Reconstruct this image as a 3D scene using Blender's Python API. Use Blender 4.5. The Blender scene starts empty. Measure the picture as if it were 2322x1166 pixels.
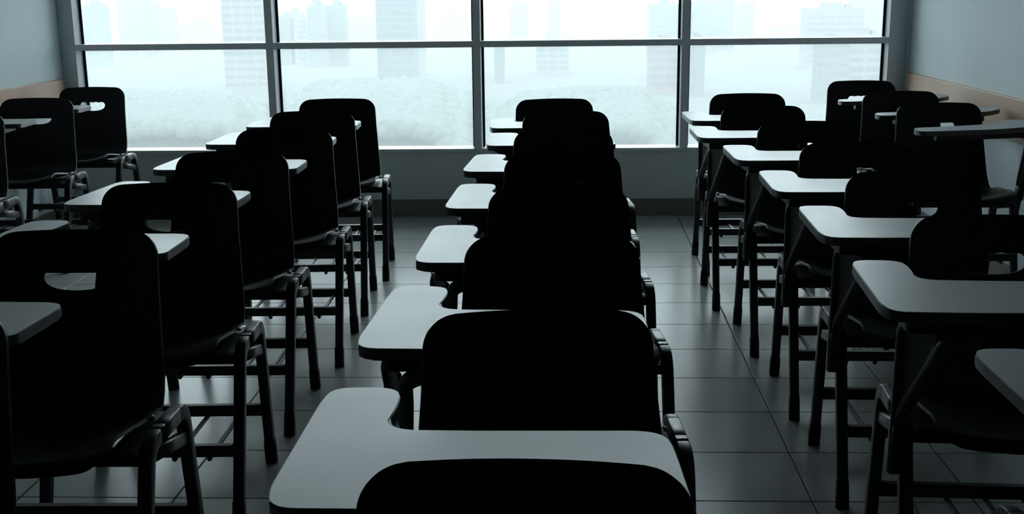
import bpy, bmesh, math, random
from mathutils import Vector, Matrix, noise
C = bpy.context.scene.collection
R = random.Random(7)

# ---------------------------------------------------------------- camera, sky, exposure
FW = Vector((-0.0441, 0.9659, -0.2551)).normalized()
ROLL = -0.0111155
YAW = -0.0456788
rt = Vector((math.cos(YAW), -math.sin(YAW), 0.0))
up = rt.cross(FW)
pitch = -0.2579366827818915
FW = Vector((math.sin(YAW)*math.cos(pitch), math.cos(YAW)*math.cos(pitch), math.sin(pitch)))
up = rt.cross(FW)
RT = rt*math.cos(ROLL) + up*math.sin(ROLL)
UP = -rt*math.sin(ROLL) + up*math.cos(ROLL)
EYE = Vector((0, 0, 1.3))
cd = bpy.data.cameras.new('camera')
cam = bpy.data.objects.new('camera', cd); C.objects.link(cam)
m = Matrix.Identity(4)
for i in range(3):
    m[i][0] = RT[i]; m[i][1] = UP[i]; m[i][2] = -FW[i]; m[i][3] = EYE[i]
cam.matrix_world = m
cd.sensor_fit = 'HORIZONTAL'; cd.sensor_width = 36.0
cd.lens = 36.0*3000.0/2322.0
cd.shift_y = (771.275-583.0)/2322.0
cd.clip_start = 0.05; cd.clip_end = 6000
bpy.context.scene.camera = cam

sc = bpy.context.scene
sc.view_settings.view_transform = 'Standard'
sc.view_settings.look = 'None'
sc.view_settings.gamma = 1.0
sc.view_settings.use_curve_mapping = False
sc.view_settings.exposure = 0.0
w = bpy.data.worlds.new('overcast_sky'); sc.world = w; w.use_nodes = True
nt = w.node_tree; nt.nodes.clear()
out = nt.nodes.new('ShaderNodeOutputWorld'); bg = nt.nodes.new('ShaderNodeBackground')
SKY_STRENGTH = 5.3
geo = nt.nodes.new('ShaderNodeTexCoord'); sep = nt.nodes.new('ShaderNodeSeparateXYZ')
ramp = nt.nodes.new('ShaderNodeValToRGB')
nt.links.new(geo.outputs['Generated'], sep.inputs[0]); nt.links.new(sep.outputs['Z'], ramp.inputs['Fac'])
ramp.color_ramp.elements[0].position = 0.0; ramp.color_ramp.elements[0].color = (0.74, 0.86, 0.90, 1)
ramp.color_ramp.elements[1].position = 0.5; ramp.color_ramp.elements[1].color = (0.82, 0.96, 1.0, 1)
nt.links.new(ramp.outputs[0], bg.inputs[0]); bg.inputs[1].default_value = SKY_STRENGTH
nt.links.new(bg.outputs[0], out.inputs[0])
try:
    sc.cycles.max_bounces = 8; sc.cycles.diffuse_bounces = 4; sc.cycles.glossy_bounces = 4
    sc.cycles.transmission_bounces = 6; sc.cycles.transparent_max_bounces = 12
    sc.cycles.sample_clamp_indirect = 20.0
    sc.cycles.use_denoising = True; sc.cycles.volume_bounces = 1
except Exception:
    pass

# ---------------------------------------------------------------- materials
def mat(name, col, rough=0.5, spec=0.5, metal=0.0, noise_amt=0.0, noise_scale=20.0, bump=0.0, bump_scale=200.0, rough_var=0.0, world=False):
    m = bpy.data.materials.new(name); m.use_nodes = True
    n = m.node_tree.nodes; l = m.node_tree.links; b = n['Principled BSDF']
    b.inputs['Base Color'].default_value = (*col, 1); b.inputs['Roughness'].default_value = rough
    b.inputs['Specular IOR Level'].default_value = spec; b.inputs['Metallic'].default_value = metal
    tc = n.new('ShaderNodeTexCoord')
    if noise_amt:
        t = n.new('ShaderNodeTexNoise'); t.inputs['Scale'].default_value = noise_scale; t.inputs['Detail'].default_value = 4
        l.new(n.new('ShaderNodeNewGeometry').outputs['Position'] if world else tc.outputs['Object'], t.inputs['Vector'])
        mx = n.new('ShaderNodeMix'); mx.data_type = 'RGBA'
        mx.inputs[6].default_value = (*[c*(1-noise_amt) for c in col], 1); mx.inputs[7].default_value = (*[min(1, c*(1+noise_amt)) for c in col], 1)
        l.new(t.outputs['Fac'], mx.inputs[0]); l.new(mx.outputs[2], b.inputs['Base Color'])
        if rough_var:
            mr = n.new('ShaderNodeMapRange'); mr.inputs['To Min'].default_value = rough-rough_var; mr.inputs['To Max'].default_value = rough+rough_var
            l.new(t.outputs['Fac'], mr.inputs[0]); l.new(mr.outputs[0], b.inputs['Roughness'])
    if bump:
        t2 = n.new('ShaderNodeTexNoise'); t2.inputs['Scale'].default_value = bump_scale; t2.inputs['Detail'].default_value = 3
        l.new(tc.outputs['Object'], t2.inputs['Vector'])
        bp = n.new('ShaderNodeBump'); bp.inputs['Strength'].default_value = bump; bp.inputs['Distance'].default_value = 0.002
        l.new(t2.outputs['Fac'], bp.inputs['Height']); l.new(bp.outputs[0], b.inputs['Normal'])
    return m

M = {}
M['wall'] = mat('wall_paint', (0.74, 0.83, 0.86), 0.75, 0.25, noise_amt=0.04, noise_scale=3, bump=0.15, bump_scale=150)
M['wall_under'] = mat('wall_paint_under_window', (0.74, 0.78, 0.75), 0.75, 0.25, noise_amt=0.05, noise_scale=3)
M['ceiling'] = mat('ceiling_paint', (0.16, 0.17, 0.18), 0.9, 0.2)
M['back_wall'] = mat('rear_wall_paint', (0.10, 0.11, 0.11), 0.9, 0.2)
M['tile'] = mat('floor_tile', (0.34, 0.35, 0.34), 0.25, 0.085, noise_amt=0.04, noise_scale=3, world=True)
M['grout'] = mat('grout', (0.03, 0.032, 0.033), 0.9, 0.2)
M['base'] = mat('baseboard_tile', (0.22, 0.22, 0.19), 0.5, 0.4, noise_amt=0.1, noise_scale=12)
M['wood'] = mat('pale_wood', (0.56, 0.36, 0.25), 0.5, 0.3, noise_amt=0.12, noise_scale=6)
M['alu'] = mat('flare_lifted_grey_coat', (0.78, 0.80, 0.82), 0.5, 0.35)  # frame grey made paler to imitate lens flare on the backlit bars
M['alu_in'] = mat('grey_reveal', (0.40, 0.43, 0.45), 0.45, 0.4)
M['gasket'] = mat('black_gasket', (0.012, 0.014, 0.015), 0.7, 0.2)
M['sill'] = mat('sill_stone', (0.72, 0.76, 0.77), 0.4, 0.4)
M['shell'] = mat('black_shell_plastic', (0.005, 0.0055, 0.007), 0.48, 0.16, bump=0.12, bump_scale=400)
M['frame'] = mat('dark_powder_coated_steel', (0.016, 0.018, 0.020), 0.42, 0.35)
M['cap'] = mat('black_rubber', (0.008, 0.008, 0.009), 0.6, 0.3)
M['lam'] = mat('white_laminate', (0.25, 0.26, 0.265), 0.39, 1.0, noise_amt=0.03, noise_scale=7, rough_var=0.04)
M['edge'] = mat('grey_edge_band', (0.05, 0.053, 0.056), 0.4, 0.45)
M['screw'] = mat('zinc_screw', (0.5, 0.5, 0.5), 0.3, 0.5, metal=1.0)
# window glass: clear pane with a pale veil mixed in to imitate outdoor haze
g = bpy.data.materials.new('haze_veil_glass'); g.use_nodes = True
n = g.node_tree.nodes; l = g.node_tree.links; n.clear()
o_ = n.new('ShaderNodeOutputMaterial'); tr = n.new('ShaderNodeBsdfTransparent'); tl = n.new('ShaderNodeBsdfTranslucent')
gl = n.new('ShaderNodeBsdfGlossy'); gl.inputs['Roughness'].default_value = 0.03
tl.inputs['Color'].default_value = (0.92, 0.97, 0.98, 1); tr.inputs['Color'].default_value = (0.97, 0.99, 0.99, 1)
mx = n.new('ShaderNodeMixShader'); mx.inputs[0].default_value = 0.085
fr = n.new('ShaderNodeFresnel'); fr.inputs['IOR'].default_value = 1.3
mx2 = n.new('ShaderNodeMixShader')
l.new(tr.outputs[0], mx.inputs[1]); l.new(tl.outputs[0], mx.inputs[2])
l.new(fr.outputs[0], mx2.inputs[0]); l.new(mx.outputs[0], mx2.inputs[1]); l.new(gl.outputs[0], mx2.inputs[2]); l.new(mx2.outputs[0], o_.inputs[0])
M['glass'] = g
for k, c in {'city_a': (0.098, 0.108, 0.122), 'city_b': (0.135, 0.134, 0.136), 'city_c': (0.125, 0.113, 0.130), 'city_d': (0.098, 0.108, 0.108), 'city_e': (0.140, 0.112, 0.120)}.items():
    M[k] = mat('hazy_'+k, c, 0.95, 0.0)
M['city_window'] = mat('far_window_glass', (0.080, 0.092, 0.102), 0.9, 0.1)
M['tree'] = mat('far_foliage', (0.080, 0.092, 0.087), 1.0, 0.0, noise_amt=0.06, noise_scale=0.1)
M['land'] = mat('city_ground', (0.080, 0.085, 0.083), 1.0, 0.0, noise_amt=0.06, noise_scale=0.02)

# ---------------------------------------------------------------- mesh helpers
def mesh(bm, name, mt, smooth=False):
    me = bpy.data.meshes.new(name)
    bmesh.ops.recalc_face_normals(bm, faces=bm.faces[:])
    bm.to_mesh(me); bm.free()
    if smooth:
        for p in me.polygons: p.use_smooth = True
    for x in (mt if isinstance(mt, (list, tuple)) else [mt]): me.materials.append(M[x])
    return me
def link(name, me, parent=None, loc=(0, 0, 0), rz=0, **props):
    o = bpy.data.objects.new(name, me); C.objects.link(o)
    o.location = loc; o.rotation_euler = (0, 0, rz)
    if parent: o.parent = parent
    for k, v in props.items(): o[k] = v
    return o
def box(bm, x0, x1, y0, y1, z0, z1, bev=0.0):
    r = bmesh.ops.create_cube(bm, size=1.0)
    vs = r['verts']
    bmesh.ops.scale(bm, vec=(x1-x0, y1-y0, z1-z0), verts=vs)
    bmesh.ops.translate(bm, vec=((x0+x1)/2, (y0+y1)/2, (z0+z1)/2), verts=vs)
    if bev:
        es = list({e for v in vs for e in v.link_edges})
        bmesh.ops.bevel(bm, geom=es, offset=bev, segments=2, affect='EDGES', profile=0.5)
def boxme(name, mt, *a, bev=0.0):
    bm = bmesh.new(); box(bm, *a, bev=bev); return mesh(bm, name, mt)
def sweep(bm, pts, a, b, side=Vector((1, 0, 0)), seg=12, caps=True, p=2.6):
    """flat-oval tube: half width a along `side`, half depth b across it"""
    pts = [Vector(q) for q in pts]; rings = []
    for i, q in enumerate(pts):
        t = (pts[min(i+1, len(pts)-1)] - pts[max(i-1, 0)]).normalized()
        s = (side - t*side.dot(t)).normalized(); u = t.cross(s)
        ring = []
        for k in range(seg):
            an = 2*math.pi*k/seg; c, sn = math.cos(an), math.sin(an)
            cx = math.copysign(abs(c)**(2/p), c); sy = math.copysign(abs(sn)**(2/p), sn)
            ring.append(bm.verts.new(q + s*a*cx + u*b*sy))
        rings.append(ring)
    for i in range(len(rings)-1):
        for k in range(seg):
            bm.faces.new((rings[i][k], rings[i][(k+1) % seg], rings[i+1][(k+1) % seg], rings[i+1][k]))
    if caps: bm.faces.new(rings[0][::-1]); bm.faces.new(rings[-1])
def fillet(pts, rad, seg=5):
    """round the inner corners of an open polyline (3D)"""
    pts = [Vector(p) for p in pts]; outp = [pts[0]]
    for i in range(1, len(pts)-1):
        r = rad[i] if isinstance(rad, (list, tuple)) else rad
        a, b, c = pts[i-1], pts[i], pts[i+1]
        u, v = (a-b), (c-b); r = min(r, u.length*0.49, v.length*0.49)
        p0 = b+u.normalized()*r; p1 = b+v.normalized()*r
        for k in range(seg+1):
            t = k/seg; outp.append(p0*(1-t)**2 + b*2*t*(1-t) + p1*t*t)
    outp.append(pts[-1]); return outp
def round_poly(pts, seg=7):
    """closed 2D polygon, each point (x, y, radius)"""
    o = []; n = len(pts)
    for i in range(n):
        a = Vector(pts[i-1][:2]); b = Vector(pts[i][:2]); c = Vector(pts[(i+1) % n][:2]); r = pts[i][2]
        u, v = a-b, c-b; r = min(r, u.length*0.49, v.length*0.49)
        if r < 1e-4: o.append(b); continue
        p0 = b+u.normalized()*r; p1 = b+v.normalized()*r
        for k in range(seg+1):
            t = k/seg; o.append(p0*(1-t)**2 + b*2*t*(1-t) + p1*t*t)
    return o
def prism(bm, poly, z0, z1, bev=0.0):
    lo = [bm.verts.new((p[0], p[1], z0)) for p in poly]; hi = [bm.verts.new((p[0], p[1], z1)) for p in poly]
    f1 = bm.faces.new(lo[::-1]); f2 = bm.faces.new(hi); n = len(poly)
    for i in range(n): bm.faces.new((lo[i], lo[(i+1) % n], hi[(i+1) % n], hi[i]))
    return f2, lo, hi
def inset_poly(poly, d):
    n = len(poly); o = []
    area = sum(poly[i-1][0]*poly[i][1]-poly[i][0]*poly[i-1][1] for i in range(n))
    s = 1 if area > 0 else -1
    for i in range(n):
        a, b, c = poly[i-1], poly[i], poly[(i+1) % n]
        t = (c-a)
        if t.length < 1e-9: o.append(b.copy()); continue
        t.normalize(); nr = Vector((-t.y, t.x))*s
        o.append(b+nr*d)
    return o

# ---------------------------------------------------------------- the room
YW, XL, XR, ZC, YB = 7.844, -3.0, 1.944, 3.0, -3.0
SILL, TOPW = 0.4007, 2.85
floor = link('floor', boxme('floor', 'grout', XL-0.15, XR+0.15, YB-0.15, YW+0.15, -0.12, -0.004), kind='structure')
TW, TD = 0.4218, 0.3801
tmesh = {}
def tile_mesh(wx, wy):
    key = (round(wx, 4), round(wy, 4))
    if key not in tmesh:
        bm = bmesh.new(); box(bm, 0, wx, 0, wy, -0.008, 0.0)
        es = [e for e in bm.edges if all(v.co.z > -0.001 for v in e.verts)]
        bmesh.ops.bevel(bm, geom=es, offset=0.0012, segments=1, affect='EDGES')
        tmesh[key] = mesh(bm, 'tile', 'tile')
    return tmesh[key]
far_bm = bmesh.new(); GAP = 0.0022
j0 = math.floor((XL-0.6325)/TW); j1 = math.ceil((XR-0.6325)/TW)
k0 = math.floor((YB-3.269)/TD); k1 = math.ceil((YW-3.269)/TD)
for k in range(k0, k1):
    for j in range(j0, j1):
        xa, xb = max(XL, 0.6325+j*TW+GAP), min(XR, 0.6325+(j+1)*TW-GAP)
        ya, yb = max(YB, 3.269+k*TD+GAP), min(YW, 3.269+(k+1)*TD-GAP)
        if xb-xa < 0.01 or yb-ya < 0.01: continue
        if yb > 1.3: link('tile', tile_mesh(xb-xa, yb-ya), floor, (xa, ya, 0))
        else: box(far_bm, xa, xb, ya, yb, -0.008, 0.0)
link('tile_field', mesh(far_bm, 'tile_field', 'tile'), floor, kind='stuff')

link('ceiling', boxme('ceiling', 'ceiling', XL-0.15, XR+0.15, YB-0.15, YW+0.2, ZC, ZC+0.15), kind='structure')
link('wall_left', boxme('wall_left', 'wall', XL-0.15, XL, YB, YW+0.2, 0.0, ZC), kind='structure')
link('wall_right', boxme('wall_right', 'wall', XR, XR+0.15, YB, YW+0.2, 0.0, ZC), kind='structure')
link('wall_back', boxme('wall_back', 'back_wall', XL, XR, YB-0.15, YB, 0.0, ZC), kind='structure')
bm = bmesh.new()
box(bm, XL, XR, YW, YW+0.2, 0.0, SILL-0.02)
link('wall_front', mesh(bm, 'wall_front', 'wall_under'), kind='structure')
bm = bmesh.new()
box(bm, XL, XR, YW, YW+0.2, TOPW+0.05, ZC); box(bm, XL, -2.965, YW, YW+0.2, SILL-0.02, TOPW+0.05); box(bm, 1.925, XR, YW, YW+0.2, SILL-0.02, TOPW+0.05)
link('wall_front_pier', mesh(bm, 'wall_front_pier', 'wall'), kind='structure')
link('baseboard_front', boxme('baseboard_front', 'base', XL, XR, YW-0.012, YW, 0.0, 0.0994), kind='structure')
link('baseboard_left', boxme('baseboard_left', 'base', XL, XL+0.012, YB, YW-0.012, 0.0, 0.0994), kind='structure')
link('baseboard_right', boxme('baseboard_right', 'base', XR-0.012, XR, YB, YW-0.012, 0.0, 0.0994), kind='structure')
link('trim_left', boxme('trim_left', 'wood', XL, XL+0.02, YB+0.6, YW-0.04, 0.645, 0.826, bev=0.003), kind='structure')
link('trim_right', boxme('trim_right', 'wood', XR-0.02, XR, YB+0.6, YW-0.04, 0.645, 0.826, bev=0.003), kind='structure')

# window: jambs, mullions, transoms, sill, panes
win = link('window_1', None, None, (-0.55, YW, SILL), kind='structure')
def wpart(name, me, parent=None, **kw):
    o = link(name, me, parent or win, **kw)
    if (parent or win) is win: o.location = (0.55, -YW, -SILL)
    return o
D = 0.12
GY = YW+D
JX0, JX1 = -2.909, 1.819
bars = [(-1.779, -1.735), (-0.568, -0.524), (0.640, 0.684)]
def framed(x0, x1, z0, z1, name='mullion', y1=GY+0.03):
    """bar whose face grey is lifted to imitate flare, sides stay darker"""
    bm = bmesh.new(); box(bm, x0, x1, YW-0.004, y1, z0, z1)
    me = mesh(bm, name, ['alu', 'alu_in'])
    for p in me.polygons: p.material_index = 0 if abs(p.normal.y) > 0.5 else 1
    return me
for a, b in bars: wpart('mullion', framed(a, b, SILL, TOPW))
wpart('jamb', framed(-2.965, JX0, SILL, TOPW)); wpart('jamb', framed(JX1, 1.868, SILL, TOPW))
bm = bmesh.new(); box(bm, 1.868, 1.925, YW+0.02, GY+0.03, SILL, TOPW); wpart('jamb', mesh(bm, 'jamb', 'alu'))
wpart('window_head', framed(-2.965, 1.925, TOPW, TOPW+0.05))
wpart('window_sill', boxme('window_sill', 'sill', -2.965, 1.925, YW-0.012, GY+0.03, SILL-0.02, SILL, bev=0.002))
bays = [(JX0, bars[0][0]), (bars[0][1], bars[1][0]), (bars[1][1], bars[2][0]), (bars[2][1], JX1)]
TR = [(0.988, 1.022), (1.95, 1.984)]
for a, b in bays:
    for z0, z1 in TR:
        bm = bmesh.new(); box(bm, a, b, YW-0.002, GY+0.03, z0, z1)
        me = mesh(bm, 'transom', ['alu', 'sill'])
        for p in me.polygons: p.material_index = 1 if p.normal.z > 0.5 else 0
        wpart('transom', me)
    for z0, z1 in ((SILL, TR[0][0]), (TR[0][1], TR[1][0]), (TR[1][1], TOPW)):
        pane = wpart('glass_pane', boxme('glass_pane', 'glass', a+0.002, b-0.002, GY, GY+0.006, z0+0.002, z1-0.002))
        bm = bmesh.new()
        for (p, q, r, s) in ((a, a+0.014, z0, z1), (b-0.014, b, z0, z1)):
            box(bm, p, q, GY-0.012, GY-0.001, r, s)
        box(bm, a+0.014, b-0.014, GY-0.008, GY-0.001, z1-0.006, z1)
        wpart('gasket', mesh(bm, 'gasket', 'gasket'), pane)

# ---------------------------------------------------------------- tablet chair
def shell_mesh(mirror=False):
    prof = [(.2045, .7985), (.199, .785), (.190, .755), (.178, .715), (.165, .675), (.150, .63), (.134, .58), (.119, .53), (.106, .49), (.094, .462),
            (.074, .438), (.045, .425), (.0, .418), (-.06, .415), (-.13, .418), (-.20, .426), (-.26, .434), (-.305, .439), (-.328, .438), (-.341, .430), (-.346, .418)]
    hw = [.1835, .1840, .1855, .188, .190, .194, .198, .202, .2055, .208, .210, .211, .211, .211, .211, .211, .210, .208, .206, .203, .200]
    # arc length
    L = [0]
    for i in range(1, len(prof)): L.append(L[-1]+math.dist(prof[i], prof[i-1]))
    def at(s):
        s = max(0, min(L[-1], s))
        for i in range(1, len(L)):
            if s <= L[i]: break
        t = (s-L[i-1])/(L[i]-L[i-1])
        y = prof[i-1][0]*(1-t)+prof[i][0]*t; z = prof[i-1][1]*(1-t)+prof[i][1]*t; h = hw[i-1]*(1-t)+hw[i]*t
        ty, tz = prof[i][0]-prof[i-1][0], prof[i][1]-prof[i-1][1]; d = math.hypot(ty, tz)
        return y, z, h, (ty/d, tz/d)
    NS, NU = 84, 36
    bm = bmesh.new(); grid = []
    rc_top, rc_bot = 0.052, 0.045
    for i in range(NS+1):
        f = i/NS
        # denser rows near the ends for round corners
        s = L[-1]*(0.5-0.5*math.cos(math.pi*f))*0.85 + L[-1]*f*0.15
        y, z, h, t = at(s)
        def corner(dist, r):
            return 0 if dist >= r else r-math.sqrt(max(0, r*r-(r-dist)**2))
        red = corner(s, rc_top) + corner(L[-1]-s, rc_bot)
        h2 = h-red
        seatness = min(1, max(0, (s-0.36)/0.10))
        lift_f = min(1, max(0, (s-0.40)/0.22))*min(1, max(0, (L[-1]-0.02-s)/0.06))
        row = []
        for k in range(NU+1):
            u = -1+2*k/NU; x = h2*u
            q = abs(x)/0.21
            dy = dz = 0
            # back: edges curl towards the sitter; seat: edges rise
            curl = (q**2.4)
            dy -= (1-seatness)*0.022*curl
            dz += seatness*(0.020+0.018*lift_f)*curl
            # the hip where back turns into seat flares
            hip = math.exp(-((s-0.385)/0.045)**2)
            dy -= hip*0.012*curl
            # top edge slightly crowned
            crown = 0.004*(u*u)*max(0, 1-s/0.10)
            dz -= crown
            row.append(bm.verts.new((x, y+dy, z+dz)))
        grid.append(row)
    for i in range(NS):
        for k in range(NU):
            bm.faces.new((grid[i][k], grid[i][k+1], grid[i+1][k+1], grid[i+1][k]))
    me = mesh(bm, 'seat_shell', 'shell', True)
    ob = bpy.data.objects.new('tmp', me); C.objects.link(ob)
    so = ob.modifiers.new('s', 'SOLIDIFY'); so.thickness = 0.007; so.offset = 0
    # hand hole, scalloped above, bowed below
    pts = []
    n = 24
    for k in range(n+1):
        a = -1+2*k/n
        pts.append((0.072*a, 0.696-0.027*math.sqrt(max(0, 1-abs(a)**2.4))))
    for k in range(n+1):
        a = 1-2*k/n
        x = 0.070*a
        pts.append((x, 0.705+0.0085*math.sqrt(max(0, 1-abs(a)**8))+0.0035*abs(math.sin(a*math.pi*2.0))))
    bm = bmesh.new()
    A = [bm.verts.new((x, 0.05, z)) for x, z in pts]; B = [bm.verts.new((x, 0.30, z)) for x, z in pts]
    bm.faces.new(A); bm.faces.new(B[::-1])
    for k in range(len(pts)): bm.faces.new((A[k], B[k], B[(k+1) % len(pts)], A[(k+1) % len(pts)]))
    cut = bpy.data.objects.new('cut', mesh(bm, 'cut', 'shell')); C.objects.link(cut)
    bo = ob.modifiers.new('b', 'BOOLEAN'); bo.operation = 'DIFFERENCE'; bo.object = cut; bo.solver = 'EXACT'
    dg = bpy.context.evaluated_depsgraph_get()
    res = bpy.data.meshes.new_from_object(ob.evaluated_get(dg)); res.name = 'seat_shell'
    bpy.data.objects.remove(ob); bpy.data.objects.remove(cut)
    for p in res.polygons: p.use_smooth = True
    try: res.set_sharp_from_angle(angle=math.radians(35))
    except Exception: pass
    return res

TZ = 0.729
STD = [(-.349, -.395, .03), (-.338, -.462, .05), (-.20, -.468, .02), (.10, -.463, .03), (.150, -.455, .05), (.150, -.30, .02), (.147, -.196, .085),
       (-.10, -.190, .02), (-.236, -.182, .075), (-.222, -.075, .045), (-.226, .015, .045), (-.33, .018, .05), (-.338, -.06, .03)]
# the row along the wall has a shorter elbow lobe
NAR = [((x if x > -.2 else -.2+(x+.2)*.45), y, r) for x, y, r in STD]
WAL = [(-.21, -.30, .03), (-.20, -.365, .04), (.10, -.295, .02), (.34, -.17, .05), (.44, -.02, .06), (.43, .12, .06), (.25, .11, .05), (.20, -.01, .05), (.10, -.095, .04), (-.08, -.175, .04), (-.20, -.215, .05)]

def build_kind(outline, legz=0.0, xf=None, arm=1, arm_x=-.27, squeeze=1.0):
    """list of (name, mesh, parent index, loc) for one kind of chair"""
    P = []
    def add(name, me, par=None):
        if xf:
            for v in me.vertices: v.co = xf(v.co)
        P.append((name, me, par)); return len(P)-1
    add('seat_shell', shell_mesh())
    for s in (-1, 1):
        X = s*.2425
        for near in (True, False):
            if near: pts = [(X, -.10, .4285), (X, -.190, .4285), (X, -.345, legz)]
            else: pts = [(X, -.02, .4275), (X, .070, .4275), (X, .150, legz)]
            # bent tube from the top rail down to the floor
            fp = fillet(pts, .05, 6)
            # keep the very last stretch straight to the floor
            bm = bmesh.new(); sweep(bm, fp, .0140, .0175, seg=16, p=7)
            for v in bm.verts:
                if v.co.z < legz+0.012: v.co.z = max(v.co.z, legz+0.004)
            i = add('leg', mesh(bm, 'leg', 'frame', True))
            a, b = Vector(pts[1]), Vector(pts[2]); d = (a-b).normalized()
            bm = bmesh.new(); sweep(bm, [b+d*0.002, b+d*.068], .0172, .0205, p=3.2)
            for v in bm.verts:
                if v.co.z < legz+0.02: v.co.z = legz
            add('foot_cap', mesh(bm, 'foot_cap', 'cap', True), i)
        bm = bmesh.new(); sweep(bm, [(X, -.135, .4285), (X, .012, .4275)], .0141, .0176, seg=16, p=7)
        add('seat_rail', mesh(bm, 'seat_rail', 'frame', True))
        bm = bmesh.new(); sweep(bm, [(X, -.185, .404), (X, .098, .352)], .010, .0155, p=4)
        add('brace', mesh(bm, 'brace', 'frame', True))
        xa, xb = sorted((X-s*.004, X-s*.075))
        add('side_plate', boxme('side_plate', 'frame', xa, xb, -.205, .068, .396, .420, bev=.003))
        bm = bmesh.new(); bmesh.ops.create_uvsphere(bm, u_segments=8, v_segments=5, radius=.006)
        bmesh.ops.translate(bm, vec=(s*.216, -.06, .446), verts=bm.verts)
        add('screw', mesh(bm, 'screw', 'screw', True))
    bm = bmesh.new(); box(bm, -.235, .235, -.325, -.300, .183, .213, bev=.003); add('rack_bar', mesh(bm, 'rack_bar', 'frame'))
    bm = bmesh.new(); box(bm, -.235, .235, .082, .107, .158, .190, bev=.003); add('rack_bar', mesh(bm, 'rack_bar', 'frame'))
    box_ = bmesh.new(); box(box_, -.23, .23, -.214, -.190, .392, .418, bev=.003); add('cross_rail', mesh(box_, 'cross_rail', 'frame'))
    box_ = bmesh.new(); box(box_, -.23, .23, .020, .044, .385, .411, bev=.003); add('cross_rail', mesh(box_, 'cross_rail', 'frame'))
    for k in range(5):
        x = (k-2)*.087
        bm = bmesh.new()
        sweep(bm, fillet([(x, -.322, .192), (x, -.322, .176), (x, -.285, .178), (x, .09, .163)], .012, 3), .0062, .0062, seg=8, p=2)
        add('rack_rod', mesh(bm, 'rack_rod', 'frame', True))
    poly = round_poly(outline)
    bm = bmesh.new(); prism(bm, inset_poly(poly, .0015), TZ-.0015, TZ)
    add_t = add('tablet', mesh(bm, 'tablet', 'lam'))
    bm = bmesh.new(); prism(bm, poly, TZ-.021, TZ-.0015)
    es = [e for e in bm.edges if abs(e.verts[0].co.z-e.verts[1].co.z) < 1e-5]
    bmesh.ops.bevel(bm, geom=es, offset=.003, segments=2, affect='EDGES')
    add('edge_band', mesh(bm, 'edge_band', 'edge'), add_t)
    # under-tray and V-shaped arm
    sx = arm
    def ax(x): return sx*x
    if sx > 0: tray = [(-.305*squeeze, -.44, .02), (.06, -.44, .03), (.06, -.24, .03), (-.20*squeeze, -.22, .02), (-.235*squeeze, -.02, .02), (-.305*squeeze, -.03, .02)]
    else: tray = [(-.12, -.30, .02), (.32, -.165, .02), (.38, .06, .02), (.26, .06, .02), (.20, -.06, .02), (-.12, -.23, .02)]
    bm = bmesh.new(); prism(bm, round_poly(tray, 4), TZ-.047, TZ-.021)
    add('support_tray', mesh(bm, 'support_tray', 'frame'))
    if sx > 0:
        q = squeeze
        A = [(-.280, -.225, .335), (-.290, -.250, .50), (-.300*q-.004, -.29, .672), (-.235*q, -.31, TZ-.047)]
        B = [(-.282, -.235, .40), (-.284, -.250, .46), (-.262, -.405, .62), (-.258*q, -.452, .672), (-.20*q, -.458, TZ-.047)]
        low = [(-.278, -.215, .34), (-.284, -.238, .445)]
    else:
        A = [(.272, -.14, .335), (.285, -.12, .50), (.335, -.03, .655), (.325, .0, TZ-.047)]
        B = [(.276, -.17, .42), (.278, -.18, .47), (.318, -.12, .655), (.30, -.13, TZ-.047)]
        low = [(.266, -.13, .33), (.276, -.155, .47)]
    if sx > 0:
        # web plate welded between the two tubes
        bm = bmesh.new(); th = .0035
        prof2 = [(-.283, -.245, .45), (-.302*squeeze-.004*squeeze, -.293, .676), (-.268*squeeze, -.43, .676), (-.270, -.40, .615)]
        f = [bm.verts.new((x-th, y, z)) for x, y, z in prof2]; bk = [bm.verts.new((x+th, y, z)) for x, y, z in prof2]
        bm.faces.new(f); bm.faces.new(bk[::-1])
        for k in range(4): bm.faces.new((f[k], bk[k], bk[(k+1) % 4], f[(k+1) % 4]))
        add('arm_web', mesh(bm, 'arm_web', 'frame'))
    for pts in (A, B):
        bm = bmesh.new(); sweep(bm, fillet(pts, .05, 6), .013, .016, side=Vector((0, 1, 0)) if pts is None else Vector((1, 0, 0)), p=2.4)
        add('arm_tube', mesh(bm, 'arm_tube', 'frame', True))
    bm = bmesh.new(); sweep(bm, low, .0125, .030, p=5); add('arm_plate', mesh(bm, 'arm_plate', 'frame', True))
    return P

S_ = 0.915
def wall_xf(c): return Vector((c.x*S_, c.y*S_, 1.3-S_*(1.3-c.z)))
KIND = {'std': build_kind(STD), 'nar': build_kind(NAR, squeeze=.84), 'wal': build_kind(WAL, legz=1.3-1.3/S_, xf=wall_xf, arm=-1)}

def chair(kind, x, y, a, tab_a, label, group, tdx=0.0, lean=0.0):
    root = link('tablet_chair', None, None, (x, y, 0), a, label=label, category='chair', group=group)
    made = []
    for name, me, par in KIND[kind]:
        o = link(name, me, root if par is None else made[par])
        made.append(o)
        if name in ('tablet', 'support_tray'):
            # the writing board sits a little askew on its arm
            pv = Vector((-.25, -.25, 0)) if kind != 'wal' else Vector((.2, -.1, 0))
            o.rotation_euler = (0, 0, tab_a)
            o.location = pv - Matrix.Rotation(tab_a, 3, 'Z') @ pv + Vector((tdx, 0, 0))
        elif lean and name in ('arm_tube', 'arm_plate', 'arm_web'):
            # each arm is bent a little in or out about its lower bolt
            pv = Vector((-.27, -.22, .33)); rot = Matrix.Rotation(lean, 3, 'Y')
            o.rotation_euler = (0, lean, 0); o.location = pv - rot @ pv + Vector((max(0, lean)*.25, 0, 0))
    return root

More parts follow.
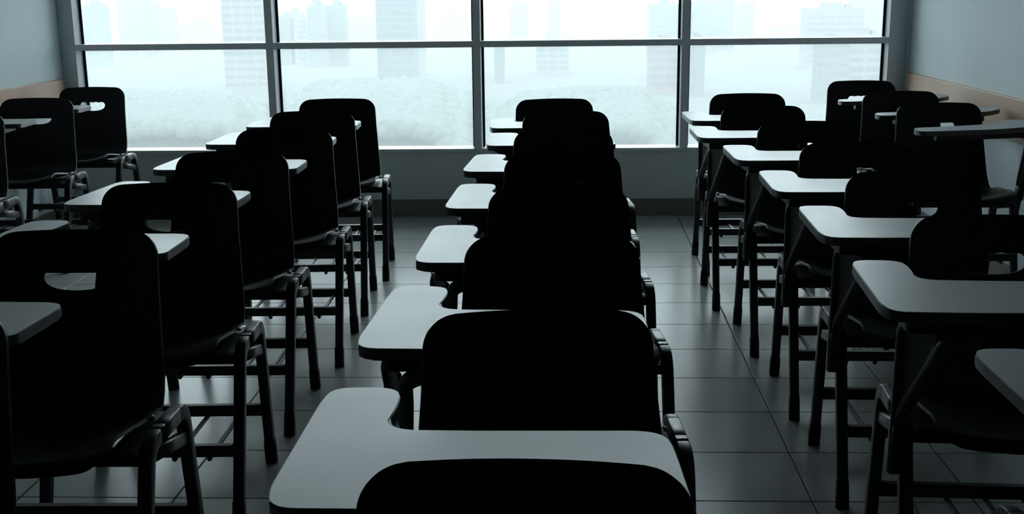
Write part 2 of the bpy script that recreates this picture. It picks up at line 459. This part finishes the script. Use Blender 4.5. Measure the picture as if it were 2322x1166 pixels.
ordn = ['closest to the window', 'second from the window', 'third from the window', 'fourth from the window', 'fifth from the window', 'sixth from the window', 'seventh from the window', 'eighth from the window']
def rowof(kind, rowname, group, lst, ta, lean=0.0):
    for i, e in enumerate(lst):
        x, y, a = e[:3]
        chair(kind, x, y, a, ta, 'black tablet-arm chair %s in %s' % (ordn[i], rowname), group, e[3] if len(e) > 3 else 0.0, lean)
rowof('std', 'the centre row', 'tablet chairs in the centre row',
      [(-.0532, 6.2346, .1385), (-.0060, 5.5555, .0854), (-.0193, 4.7969, .0429), (-.0153, 4.0415, .0584), (-.0195, 3.3031, .0704), (-.0297, 2.5834, .0552), (-.0378, 1.8899, .0823), (-.0554, 1.1790, -.0272)], -.045, -.045)
rowof('std', 'the row left of the centre row', 'tablet chairs left of the centre row',
      [(-1.1285, 6.3376, .0770), (-1.1215, 5.6480, .0676), (-1.0887, 4.8826, .0464), (-1.1051, 4.1254, .0261), (-1.0916, 3.3942, .0525), (-1.0908, 2.6530, .0205, -.03), (-1.112, 1.90, .02)], -.035, -.04)
rowof('std', 'the row right of the centre aisle', 'tablet chairs right of the centre aisle',
      [(.8744, 6.4762, .0177), (.8489, 5.7611, .0073), (.9118, 5.0392, .0072), (.9468, 4.2974, -.0219), (.9538, 3.5673, -.0275), (.9441, 2.8088, -.0574), (.990, 2.095, 0.0)], .03, .045)
rowof('nar', 'the row along the left wall', 'tablet chairs along the left wall',
      [(-2.705, 7.3163, .0201, -.02), (-2.705, 6.5285, .0543, -.02), (-2.705, 5.6795, .0604, -.02)], 0.0)
rowof('wal', 'the row along the right wall', 'tablet chairs along the right wall',
      [(1.6085*S_, 7.3501*S_, -.0107), (1.631*S_, 6.5544*S_, -.0276), (1.6339*S_, 5.8513*S_, -.0164)], 0.0)

# ---------------------------------------------------------------- the city in the haze below
GZ = -45.0
link('ground', boxme('ground', 'land', -1500, 1500, 60, 4500, GZ-2, GZ), kind='structure')
def ray(px, py): return FW*3000.0 + RT*(px-1161.0) - UP*(py-771.275)
def atY(px, py, Y):
    d = ray(px, py); return EYE + d*(Y/d.y)
def tower(x0, x1, yt, Y, mt, label, floor_h=3.4, bands=True, deep=None, crown=0):
    a = atY(x0, yt, Y); b = atY(x1, yt, Y); z = (a.z+b.z)/2; w_ = b.x-a.x; dp = deep or max(12, w_*0.7)
    root = link('tower_block', None, None, ((a.x+b.x)/2, Y, GZ), label=label, category='building', group='hazy towers beyond the window')
    h = z-GZ
    bm = bmesh.new(); box(bm, -w_/2, w_/2, 0, dp, 0, h)
    link('tower_body', mesh(bm, 'tower_body', mt), root)
    bm = bmesh.new(); box(bm, -w_*.2, w_*.15, dp*.3, dp*.7, h, h+3.2); box(bm, w_*.2, w_*.32, dp*.3, dp*.6, h, h+2)
    link('roof_house', mesh(bm, 'roof_house', mt), root)
    if bands:
        bm = bmesh.new(); nfl = int(h/floor_h); cols = max(2, int(w_/5))
        for i in range(1, nfl):
            zz = i*floor_h
            for c in range(cols):
                xa = -w_/2+w_*(c+.12)/cols; xb = -w_/2+w_*(c+.88)/cols
                box(bm, xa, xb, -0.25, 0.1, zz, zz+floor_h*.42)
        link('window_row', mesh(bm, 'window_row', 'city_window'), root, kind='stuff')
    return root
T = [
 (186, 234, 12, 900, 'city_d', 'grey tower in haze beside the left jamb of the window', 3.4, False),
 (262, 300, -20, 1000, 'city_c', 'narrow lavender tower rising past the upper left pane', 3.4, False),
 (300, 352, 6, 1040, 'city_c', 'broad lavender block attached behind the narrow left tower', 3.4, False),
 (356, 392, 22, 1200, 'city_a', 'small bluish block stepping down right of the lavender pair', 3.4, False),
 (398, 476, 54, 1400, 'city_d', 'low far-off slab in haze under the brightest patch of sky', 3.4, False),
 (495, 592, -60, 640, 'city_b', 'pale banded tower filling the right of the first pane', 3.6, True),
 (632, 657, 38, 900, 'city_d', 'short grey block with windows just right of the first mullion', 3.6, True),
 (656, 674, 26, 980, 'city_a', 'slim bluish tower between two short blocks in second pane', 3.4, False),
 (674, 692, 40, 900, 'city_b', 'short pale block right of the slim bluish tower', 3.4, True),
 (695, 733, 11, 860, 'city_a', 'tall bluish block with a thin bright joint to its right', 3.4, True),
 (738, 782, 12, 880, 'city_d', 'twin-topped grey block right of the thin bright joint', 3.4, True),
 (784, 846, 42, 1250, 'city_b', 'low pale block left of the tall banded tower', 3.4, False),
 (806, 831, 10, 1500, 'city_c', 'small far tower with a dark top left of the banded tower', 3.4, False),
 (848, 936, -70, 650, 'city_a', 'tall bluish tower with close window bands in second pane', 3.3, True),
 (936, 958, -10, 760, 'city_b', 'narrow pale tower leaning on the side of the banded tower', 3.3, False),
 (985, 1056, 26, 1500, 'city_c', 'faint square block at the right end of second pane', 3.4, False),
 (1156, 1195, 8, 1200, 'city_c', 'faint lavender tower left of its twin in third pane', 3.4, False),
 (1240, 1272, 6, 1200, 'city_c', 'faint lavender tower right of its twin in third pane', 3.4, False),
 (1300, 1350, 52, 1700, 'city_d', 'faint low block in the middle of the third pane', 3.4, False),
 (1352, 1432, 64, 1600, 'city_b', 'faint long low block right of middle in third pane', 3.4, False),
 (1474, 1546, 10, 950, 'city_a', 'bluish stepped tower against the third mullion', 3.4, True),
 (1564, 1622, 4, 1000, 'city_d', 'grey-green tower directly right of the third mullion', 3.4, True),
 (1624, 1668, -30, 1050, 'city_a', 'bluish tower taller than its grey-green neighbour in last pane', 3.4, True),
 (1672, 1712, 8, 1150, 'city_b', 'pale tower with dotted windows in the last pane', 3.4, True),
 (1752, 1826, 62, 1500, 'city_d', 'low faint block in the gap between towers of last pane', 3.4, False),
 (1832, 1962, 18, 800, 'city_c', 'wide lavender apartment block with bands in the last pane', 3.6, True),
 (1940, 2040, -60, 1000, 'city_b', 'pale tower behind the wide lavender apartment block', 3.6, False),
 (1120, 1142, 104, 700, 'city_d', 'small grey block below the transom at left of third pane', 3.4, True),
 (1215, 1290, 100, 760, 'city_b', 'pale banded block below the transom in third pane', 3.4, True),
 (1470, 1544, 96, 620, 'city_e', 'pinkish block below the transom beside the third mullion', 3.6, True),
 (1566, 1600, 92, 600, 'city_d', 'grey block with windows low beside the third mullion', 3.6, True),
 (1856, 1928, 96, 560, 'city_d', 'banded grey apartment block low in the last pane', 3.8, True),
 (1926, 2004, 80, 590, 'city_b', 'pale dotted apartment block low by the right jamb', 3.8, True),
]
for t in T: tower(t[0], t[1], t[2], t[3], t[4], t[5], t[6], t[7])
def trees(x0, x1, Y0, Y1, n, label, seed):
    """a belt of park trees: many small rounded crowns at different depths"""
    rr = random.Random(seed); bm = bmesh.new()
    proto = bmesh.new(); bmesh.ops.create_icosphere(proto, subdivisions=1, radius=1.0)
    vs = [v.co.copy() for v in proto.verts]; fs = [[v.index for v in f.verts] for f in proto.faces]; proto.free()
    verts, faces = [], []
    for i in range(n):
        u = rr.random(); yy = Y0+(Y1-Y0)*rr.random()**1.2
        a = atY(x0, 200, yy).x; b = atY(x1, 200, yy).x
        xx = a+(b-a)*u
        edge = min(1, u/0.2+.1, (1-u)/0.2+.1, (Y1-yy)/((Y1-Y0)*0.15)+0.3)
        hh = (7+4.5*noise.noise(Vector((xx*.02, yy*.02, seed)))+rr.uniform(-1, 1))*edge
        r = rr.uniform(2.6, 4.4)
        k = len(verts)
        for c in vs: verts.append((xx+c.x*r, yy+c.y*r, GZ+max(r*.5, hh)+c.z*r*.75))
        faces += [[k+q for q in f] for f in fs]
    me = bpy.data.meshes.new('tree_belt'); me.from_pydata(verts, [], faces); me.materials.append(M['tree'])
    for p in me.polygons: p.use_smooth = True
    link('tree_belt', me, None, label=label, category='trees', kind='stuff')
trees(190, 588, 388, 555, 4200, 'hazy green park trees filling the foot of the first pane', 3)
trees(655, 1050, 388, 600, 4800, 'hazy green park trees filling the foot of the second pane', 5)
trees(1108, 1525, 388, 530, 4300, 'hazy green park trees filling the foot of the third pane', 8)

# morning haze lying over the city, a real scattering layer well outside the building
hm = bpy.data.materials.new('haze'); hm.use_nodes = True
n = hm.node_tree.nodes; n.clear(); o_ = n.new('ShaderNodeOutputMaterial'); vs_ = n.new('ShaderNodeVolumeScatter')
vs_.inputs['Color'].default_value = (0.262, 0.262, 0.258, 1); vs_.inputs['Density'].default_value = 0.0010; vs_.inputs['Anisotropy'].default_value = 0.0
hm.node_tree.links.new(vs_.outputs[0], o_.inputs['Volume']); M['haze'] = hm
link('haze', boxme('haze', 'haze', -1400, 1400, 90, 4400, GZ+0.5, 22), None, kind='structure')
